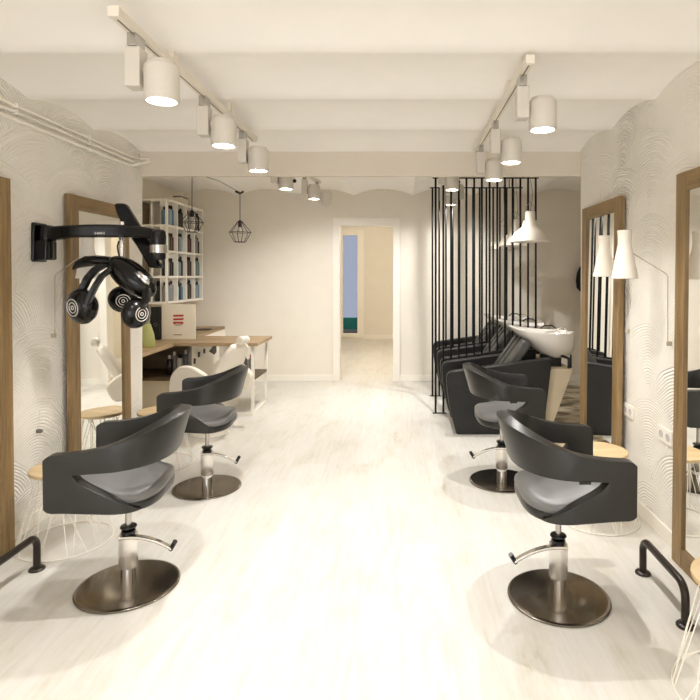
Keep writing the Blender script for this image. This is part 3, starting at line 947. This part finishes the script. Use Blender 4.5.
# things in the end cells
bottle('black', .23, .04, (SX0 + .192, SY0 + .085, SZ0 + th + .0015), 'fat black bottle in the bottom end cell of the cube shelf', 'bottles in the end cells')
bottle('teal', .20, .03, (SX0 + .10, SY0 + .09, SZ0 + th + .0015), 'slim teal bottle in the bottom end cell of the cube shelf', 'bottles in the end cells')
# jars on top of shelf
t = thing('storage_box', (-2.74, 6.9, SZ1), 'small pale box standing on top of the white cube shelf', 'box')
obj('box_body', box(-.05, -.1, .001, .05, .1, .1), M['carton'], t, bev=.006); obj('lid', box(-.053, -.103, .1, .053, .103, .115), M['greypanel'], t)

# ------------------------------------------------------------------ left counter, desk
CXF = -2.34
t = thing('side_counter', (0, 0, 0), 'long oak topped counter along the left back wall', 'counter')
b = B(); b.prism([(XL2 + .01, 4.60), (-2.265, 4.60), (-2.38, YE - .02), (XL2 + .01, YE - .02)], .035, O=(0, 0, .70), U=(1, 0, 0), V=(0, 1, 0), Wv=(0, 0, 1))
obj('worktop', b, M['top_y'], t, bev=.003)
obj('end_panel', box(XL2 + .01, 4.62, 0, -2.32, 4.65, .70), M['white'], t)
wc = obj('white_cabinet', box(XL2 + .01, 6.30, 0, CXF - .025, YE - .03, .70), M['white'], t)
# desk
DX0, DX1, DY0, DY1 = CXF, -1.465, 5.62, 6.27
t = thing('reception_desk', (0, 0, 0), 'oak topped reception desk on a white metal frame', 'desk')
obj('desk_top', box(-2.303, DY0, .705, DX1, DY1, .738), M['top'], t, bev=.003)
for y in (DY0 + .03, DY1 - .06):
    obj('leg', box(-1.535, y, 0.03, -1.505, y + .03, .705), M['white'], t, bev=.002)
obj('foot_rail', box(-1.535, DY0 + .03, 0, -1.505, DY1 - .03, .03), M['white'], t, bev=.002)
b = B(); b.box(-1.80, DY0 + .03, 0, -1.535, DY0 + .06, .03); obj('front_rail', b, M['white'], t)
obj('low_shelf', box(-1.82, DY0 + .06, .35, -1.51, DY1 - .06, .378), M['darkwood'], t, bev=.002)
obj('open_shelf', box(XL2 + .02, DY0 + .04, .35, -2.165, DY1 - .04, .378), M['darkwood'], t)
obj('divider_edge', box(-2.165, DY0 + .03, 0, -2.143, DY0 + .06, .695), M['greypanel'], t)
wc = obj('white_side_panel', box(-2.165, DY0 + .061, 0, -2.145, 6.50, .695), M['white'], t)
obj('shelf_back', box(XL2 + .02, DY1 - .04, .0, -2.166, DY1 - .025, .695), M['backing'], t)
obj('plinth_panel', box(XL2 + .02, DY0 + .05, 0, -2.165, DY0 + .07, .35), M['beige'], t)
b = B()
xf = -2.144
for (yy, zz, s) in ((5.76, .535, .05), (5.88, .585, .05), (6.04, .60, .045)):
    b = B(); b.prism([(-s * .6, -s * .5), (s * .5, -s * .6), (s * .6, s * .5), (-s * .5, s * .6)], .003, O=(xf, yy, zz), U=(0, 1, 0), V=(0, 0, 1), Wv=(1, 0, 0))
    obj('square_decal', b, M['dark'], wc)
b = B(); b.prism([(-.14, .0), (.02, .05), (.02, .07), (.10, .07), (.10, -.04), (.03, -.06)], .003, O=(xf, 6.33, .575), U=(0, 1, 0), V=(0, 0, 1), Wv=(1, 0, 0))
obj('arrow_decal', b, M['dark'], wc)
obj('shelf_side', box(-1.86, DY0 + .05, .0, -1.82, DY1 - .05, .705), M['white'], t)
for i, (px, lab) in enumerate(((244.5, 'left'), (251.5, 'right'))):
    p = W(px, 372, 5.85)
    bottle('grey', .21, .034, (p.x, 5.85, .3795), f'grey bottle with red cap on the low desk shelf, the {lab} one of two', 'red capped bottles on the low desk shelf', 'red')
nb = [(169.5, 'dark brown', .20), (174.5, 'grey', .23), (180, 'white', .21), (186, 'grey', .25)]
for i, (px, kd, h) in enumerate(nb):
    d = 5.86 + .06 * (i % 2)
    p = W(px, 360, d)
    bottle(kd, h, .031, (p.x, d, .3795), f'{kd} bottle on the open shelf under the desk, {ordn[i]} from the left of four', 'bottles in the counter niche', 'white' if kd != 'white' else 'dark')
# carton box with red striped mark
p0, p1 = W(161.5, 340, 5.94), W(195, 338, 5.94)
t = thing('display_box', ((p0.x + p1.x) / 2, 5.94, .736), 'cream card box with red stripes standing on the oak counter', 'box')
wb = (p1.x - p0.x) / 2
cb = obj('box_body', box(-wb, 0, 0, wb, .03, .372), M['carton'], t, bev=.003)
b = B()
for k in range(3):
    z = .175 + .038 * k
    b.prism([(-.055, -.009), (.055, -.006), (.058, .013), (-.052, .010)] if k else [(-.05, -.012), (-.01, -.004), (.055, -.010), (.055, .012), (-.055, .013)], .002, O=(.0, -.0025, z), U=(1, 0, 0), V=(0, 0, 1), Wv=(0, 1, 0))
obj('striped_mark', b, M['red'], cb)
b = B(); b.box(-.04, -.002, .155, .04, 0, .160); b.box(-.03, -.002, .145, .03, 0, .149); b.box(-.05, -.002, .045, .04, 0, .054)
obj('small_print', b, M['greypanel'], cb)
t = thing('black_speaker', (p0.x - .045, 5.90, .736), 'black box standing at the left side of the cream card box', 'speaker')
cb = obj('cabinet', box(-.06, 0, 0, .04, .14, .345), M['dark'], t, bev=.003)
obj('round_mark', B().tube([(.016 * math.cos(2 * PI * i / 24), -.002, .16 + .016 * math.sin(2 * PI * i / 24)) for i in range(24)], .002, 6, True), M['greypanel'], cb)
# green vase
p = W(150, 341, 5.3)
t = thing('green_vase', (p.x - .065, 5.35, .736), 'tapered frosted green vase at the near end of the counter', 'vase')
obj('vase_body', B().lathe([(.085, 0), (.09, .01), (.075, .12), (.05, .20), (.045, .22), (.04, .22), (.045, .19), (.07, .11), (.08, .02)], seg=32), M['green'], t, smooth=True)
# small dark tray on the counter near the wall
t = thing('dark_tray', (-2.5, 7.0, .736), 'thin dark tray lying on the counter behind the card box', 'tray')
obj('tray_plate', B().lathe([(.1, 0), (.11, .006), (.10, .008), (.02, .006)], seg=32), M['dark'], t, smooth=True)

# ------------------------------------------------------------------ white reclined chair
t = thing('white_recliner', (-1.585, 4.98, -.0), 'white moulded reclining chair with a roll headrest beside the desk', 'chair', rz=math.radians(-24))
def slab(cl, hw_, tk, n=24):
    """closed cross-section loft along a centre line in XZ; cl: list of (x,z,halfwidth,thick)"""
    R = []
    for i, (x, z, hw2, tk2) in enumerate(cl):
        a = Vector(cl[max(0, i - 1)][:2]); c = Vector(cl[min(len(cl) - 1, i + 1)][:2]); tt = (c - a).normalized(); nn = Vector((-tt.y, tt.x))
        ring = []
        for k in range(n):
            an = 2 * PI * k / n
            ca, sa = math.cos(an), math.sin(an)
            u = hw2 * abs(ca) ** .5 * (1 if ca > 0 else -1); v = tk2 * abs(sa) ** .7 * (1 if sa > 0 else -1)
            ring.append(Vector((x + nn.x * v, u, z + nn.y * v)))
        R.append(ring)
    return R
cw2 = M['lampwhite']
wm = mat('white moulded leather', '#ece5d8', .4, vary=.01)
b = B(); b.rings(slab([(-.02, .44, .14, .04), (0, .50, .165, .05), (.06, .62, .155, .045), (.13, .74, .13, .04), (.165, .80, .10, .035), (.172, .815, .07, .02)], 0, 0))
obj('backrest', b, wm, t, smooth=True)
b = B(); b.rings(slab([(-.37, .395, .16, .03), (-.35, .40, .20, .045), (-.2, .43, .22, .055), (0, .43, .21, .055), (.05, .43, .16, .04)], 0, 0))
obj('seat', b, wm, t, smooth=True)
for s in (-1, 1):
    poly = rounded([(-.385, .36), (-.375, .54), (-.27, .635), (-.14, .64), (.04, .57), (.12, .49), (.06, .36)], [.05, .09, .09, .09, .08, .03, .04], 5)
    b = B(); b.prism(poly, .05, O=(0, s * .25 - .025, 0))
    obj('armrest', b, wm, t, smooth=True, bev=.015, seg=3)
b = B(); b.lathe([(.026, -.056), (.034, -.05), (.034, .05), (.026, .056)], (.205, 0, .852), 28, axis=(0, 1, 0))
hr = obj('headrest', b, wm, t, smooth=True)
obj('headrest_stem', B().tube([(.165, 0, .78), (.19, 0, .84)], .009, 8), M['chrome'], hr, smooth=True)
obj('pedestal', B().lathe([(.17, 0), (.17, .015), (.05, .03), (.045, .37)], (-.17, 0, 0), 40), M['white'], t, smooth=True)

# ------------------------------------------------------------------ hair processor on its wall arm
D = 3.2
A = lambda px, py, d=D: W(px, py, d)
root = thing('hair_processor', (XL, D, 1.6), 'glossy black three headed hair processor on a jointed wall arm', 'hair processor')
def rel(p): return Vector(p) - Vector((XL, D, 1.6))
# wall mount
z0, z1 = A(40, 262).z, A(40, 223).z
b = B()
b.box(0, -.062, z0 - 1.6, .022, .062, z1 - 1.6)
b.box(0, -.05, A(40, 260).z - 1.6, .085, .05, A(40, 240).z - 1.6)
pl = obj('wall_plate', b, M['gloss'], root, bev=.012, seg=3)
b = B(); b.lathe([(.036, z0 - 1.6 + .02), (.04, z0 - 1.6 + .03), (.04, z1 - 1.6 - .03), (.034, z1 - 1.6 - .015)], (.05, 0, 0), 28)
obj('wall_joint', b, M['gloss'], pl, smooth=True)
b = B(); q0 = A(41, 232.5); q1 = A(163, 233)
ar = []
for i in range(21):
    u = i / 20
    x = -2.04 + (q1.x + 2.04) * u
    zt = A(0, 227 - 2.5 * math.sin(u * PI) + (5 * u ** 8)).z; zb = A(0, 242 - 4.5 * min(1, u * 4.5) + 3.0 * max(0, (u - .8) / .2)).z
    ww = .03
    ar.append([rel((x, D - ww, zb)), rel((x, D + ww, zb)), rel((x, D + ww, zt)), rel((x, D - ww, zt))])
b.rings(ar); arm = obj('wall_arm', b, M['gloss'], root, bev=.012, seg=3)
# small marking on arm
b = B(); c = rel(A(99.5, 233.2, D - .0325))
for k, (xx, ww, hh) in enumerate(((-.026, .003, .014), (-.019, .009, .003), (-.012, .003, .014), (-.006, .003, .010), (.0, .003, .010), (.006, .003, .010), (.012, .003, .014), (.019, .009, .003), (.025, .003, .014))):
    b.box(c.x + xx, c.y - .001, c.z - hh / 2, c.x + xx + ww, c.y + .001, c.z + hh / 2)
obj('arm_marking', b, M['perf'], arm)
# elbow
e = rel(A(158, 240))
b = B(); b.lathe([(.036, -.115), (.042, -.105), (.044, .02), (.040, .05), (.03, .058)], e, 28)
el = obj('elbow_joint', b, M['gloss'], root, smooth=True)
b = B(); b.lathe([(.045, -.075), (.047, -.073), (.047, -.03), (.045, -.028)], e + Vector((.003, 0, 0)), 28, cap=False)
obj('elbow_band', b, M['metalgrey'], el, smooth=True)
# second arm slanting up behind the first
b = B(); yb = .12
P = [A(152, 266, D + .05), A(147, 246, D + yb), A(138, 228, D + yb), A(130, 215, D + yb), A(126, 206, D + yb), A(124, 203.5, D + yb)]
Wd_ = [.06, .07, .075, .085, .075, .045]
P = [A(157, 268, D + .05), A(147, 247, D + .09), A(134, 229, D + .1), A(125, 213, D + .1), A(122, 206, D + .1), A(121, 203.5, D + .1)]
rg = []
for p, w in zip(P, [.035, .050, .048, .042, .036, .026]):
    q = rel(p)
    rg.append([q + Vector((-w, -.025, 0)), q + Vector((w, -.025, 0)), q + Vector((w, .025, 0)), q + Vector((-w, .025, 0))])
b.rings(rg); sa = obj('swing_arm', b, M['gloss'], root, bev=.012, seg=3)
b = B(); b.tube([rel(A(122, 222, D + .08)), rel(A(122, 263, D + .06))], .0165, 16)
st_ = obj('hanging_stem', b, M['satin'], root, smooth=True)
b = B(); pts = [A(119, 241, D + .03), A(117.5, 246, D + .02), A(118, 251, D + .02), A(119, 255, D + .03), A(121.5, 262, D + .04)]
b.tube([rel(p) for p in pts], .0045, 8); obj('cable', b, M['dark'], st_, smooth=True)
# hood body: main shell sloping down to the right
ct = rel(A(132, 277, D - .02)); ang = math.radians(40)
R = Matrix.Rotation(ang, 3, 'Y')
b = B(); b.ellipsoid(ct, .162, .095, .08, 36, 20, R)
hood = obj('hood_body', b, M['gloss'], root, smooth=True)
b = B(); b.ellipsoid(ct + R @ Vector((.0, -.01, .038)), .125, .06, .038, 32, 16, R)
obj('hood_cover', b, M['blackplastic'], hood, smooth=True)
b = B(); b.ellipsoid(ct + R @ Vector((.055, -.045, .043)), .062, .022, .028, 24, 14, R)
obj('control_window', b, M['metalgrey'], hood, smooth=True)
# rear fin pointing left
b = B(); cl = []
for (px, py, w, h) in ((74, 268, .018, .012), (78, 264, .03, .024), (86, 261.5, .045, .032), (98, 260.5, .05, .030), (110, 261, .05, .026), (122, 265, .05, .03), (130, 271, .05, .03)):
    q = rel(A(px, py, D)); cl.append([q + Vector((0, w * math.cos(2 * PI * i / 20), h * math.sin(2 * PI * i / 20))) for i in range(20)])
b.rings(cl); obj('top_fin', b, M['gloss'], hood, smooth=True)
# heads
def head(px, py, r, d, nrm, label):
    q = rel(A(px, py, d)); n_ = Vector(nrm).normalized()
    b = B(); b.lathe([(r * .15, -r * .62), (r * .55, -r * .55), (r * .85, -r * .3), (r, 0), (r * .97, r * .2), (r * .82, r * .45), (r * .55, r * .6), (r * .5, r * .58)], q, 36, axis=tuple(n_))
    hd = obj('heater_head', b, M['gloss'], root, smooth=True)
    b = B()
    rot = Vector((0, 0, 1)).rotation_difference(n_)
    o_ = q + n_ * r * .6
    for k, rr_ in enumerate((.1, .28, .46)):
        b.tube([o_ + rot @ Vector((rr_ * r * math.cos(2 * PI * i / 28), rr_ * r * math.sin(2 * PI * i / 28), 0)) for i in range(28)], r * .03, 6, True)
    obj('grille', b, M['perfw'], hd, smooth=True)
    return hd
r_ = 18 * D / F
head(83, 306, r_, D - .05, (-.45, -.88, -.12), 'left')
head(123, 299, r_ * .80, D + .16, (.45, -.85, -.2), 'mid')
head(135.5, 313, r_ * .84, D - .08, (.9, -.42, -.08), 'right')
# curved straps carrying the left head, and struts to the other heads
def strap(pts, w, h, name='head_strap'):
    b = B(); rg = []
    P = [rel(A(*p)) for p in pts]
    for i, q in enumerate(P):
        tt = (P[min(i + 1, len(P) - 1)] - P[max(i - 1, 0)]).normalized()
        n2 = Vector((0, 1, 0)); n1 = tt.cross(n2).normalized()
        rg.append([q + n1 * w * a + n2 * h * c for a, c in ((-1, -1), (1, -1), (1, 1), (-1, 1))])
    b.rings(rg); return obj(name, b, M['gloss'], root, bev=.006)
strap([(112, 263, 3.2), (104, 265, 3.18), (95, 270, 3.16), (88, 278, 3.15), (83, 288, 3.14), (81, 299, 3.14)], .018, .02)
strap([(118, 268, 3.14), (110, 270, 3.1), (102, 276, 3.09), (96, 285, 3.08), (91, 295, 3.08), (87, 305, 3.08)], .014, .018)
strap([(128, 272, 3.3), (128, 284, 3.33), (125, 294, 3.34)], .016, .02)
strap([(147, 288, 3.14), (146, 299, 3.12), (141, 308, 3.10)], .02, .02)

# small hook on the left wall between the mirrors
p = W(44, 431, 3.2)
t = thing('cable_plug', (XL, 3.2, p.z), 'small dark plug low on the left wall between the mirrors', 'plug')
obj('plug_body', B().lathe([(.012, 0), (.012, .02), (.006, .03)], (0, 0, 0), 14, axis=(1, 0, 0)), M['greypanel'], t, smooth=True)
obj('plug_cord', B().tube([(.012, 0, .008), (.010, 0, .06), (.008, .01, .12)], .002, 6), M['wire'], t, smooth=True)

# ------------------------------------------------------------------ added corridor light: a dish and point light, unseen through the door
t = thing('added_corridor_lamp', (-.2, 9.0, 2.7), 'added unseen white lamp lighting the corridor beyond the doorway', 'ceiling lamp')
obj('dish', B().lathe([(.15, 0), (.15, -.03), (.12, -.06), (.02, -.065)], seg=32), M['lampwhite'], t, smooth=True)
l = bpy.data.lights.new('corridor_fill', 'POINT'); l.energy = 62; l.color = (1, .94, .85); l.shadow_soft_size = .12
o = bpy.data.objects.new('corridor_fill', l); COL.objects.link(o); o.location = (-.2, 9.0, 2.5)

# ------------------------------------------------------------------ world, camera, view
w = bpy.data.worlds.new('day'); S.world = w; w.use_nodes = True
nt = w.node_tree; bg = nt.nodes['Background']
tc = nt.nodes.new('ShaderNodeTexCoord'); sp = nt.nodes.new('ShaderNodeSeparateXYZ'); nt.links.new(tc.outputs['Generated'], sp.inputs[0])
rp = nt.nodes.new('ShaderNodeMapRange'); rp.inputs['From Min'].default_value = .25; rp.inputs['From Max'].default_value = -.25
rp.inputs['To Min'].default_value = .75; rp.inputs['To Max'].default_value = SKY_S
nt.links.new(sp.outputs['Y'], rp.inputs['Value']); nt.links.new(rp.outputs[0], bg.inputs[1])
cr = nt.nodes.new('ShaderNodeMapRange'); cr.inputs['From Min'].default_value = .25; cr.inputs['From Max'].default_value = -.25
nt.links.new(sp.outputs['Y'], cr.inputs['Value'])
mx = nt.nodes.new('ShaderNodeMix'); mx.data_type = 'RGBA'; nt.links.new(cr.outputs[0], mx.inputs['Factor'])
mx.inputs['A'].default_value = hexc('#c3cbe2'); mx.inputs['B'].default_value = hexc('#f2f4ff')
nt.links.new(mx.outputs['Result'], bg.inputs[0])
pl_ = bpy.data.lights.new('added_window_portal', 'AREA'); pl_.shape = 'RECTANGLE'; pl_.size = 3.2; pl_.size_y = 2.2; pl_.cycles.is_portal = True
po = bpy.data.objects.new('added_window_portal', pl_); COL.objects.link(po); po.location = (-.32, YF - .12, 1.2); po.rotation_euler = (PI / 2, 0, 0)
cam = bpy.data.cameras.new('camera'); co = bpy.data.objects.new('camera', cam); COL.objects.link(co)
co.location = (0, 0, EYE); co.rotation_euler = (PI / 2, 0, 0)
cam.sensor_width = 36; cam.lens = 36 * F / 700
cam.shift_x = -(CX - 350) / 700; cam.shift_y = -(350 - CY) / 700
cam.clip_start = .02
S.camera = co
S.view_settings.view_transform = 'Standard'; S.view_settings.look = 'None'; S.view_settings.gamma = 1
S.view_settings.use_curve_mapping = False
S.view_settings.exposure = 0.15
S.cycles.max_bounces = 10; S.cycles.diffuse_bounces = 7; S.cycles.glossy_bounces = 5; S.cycles.caustics_reflective = False
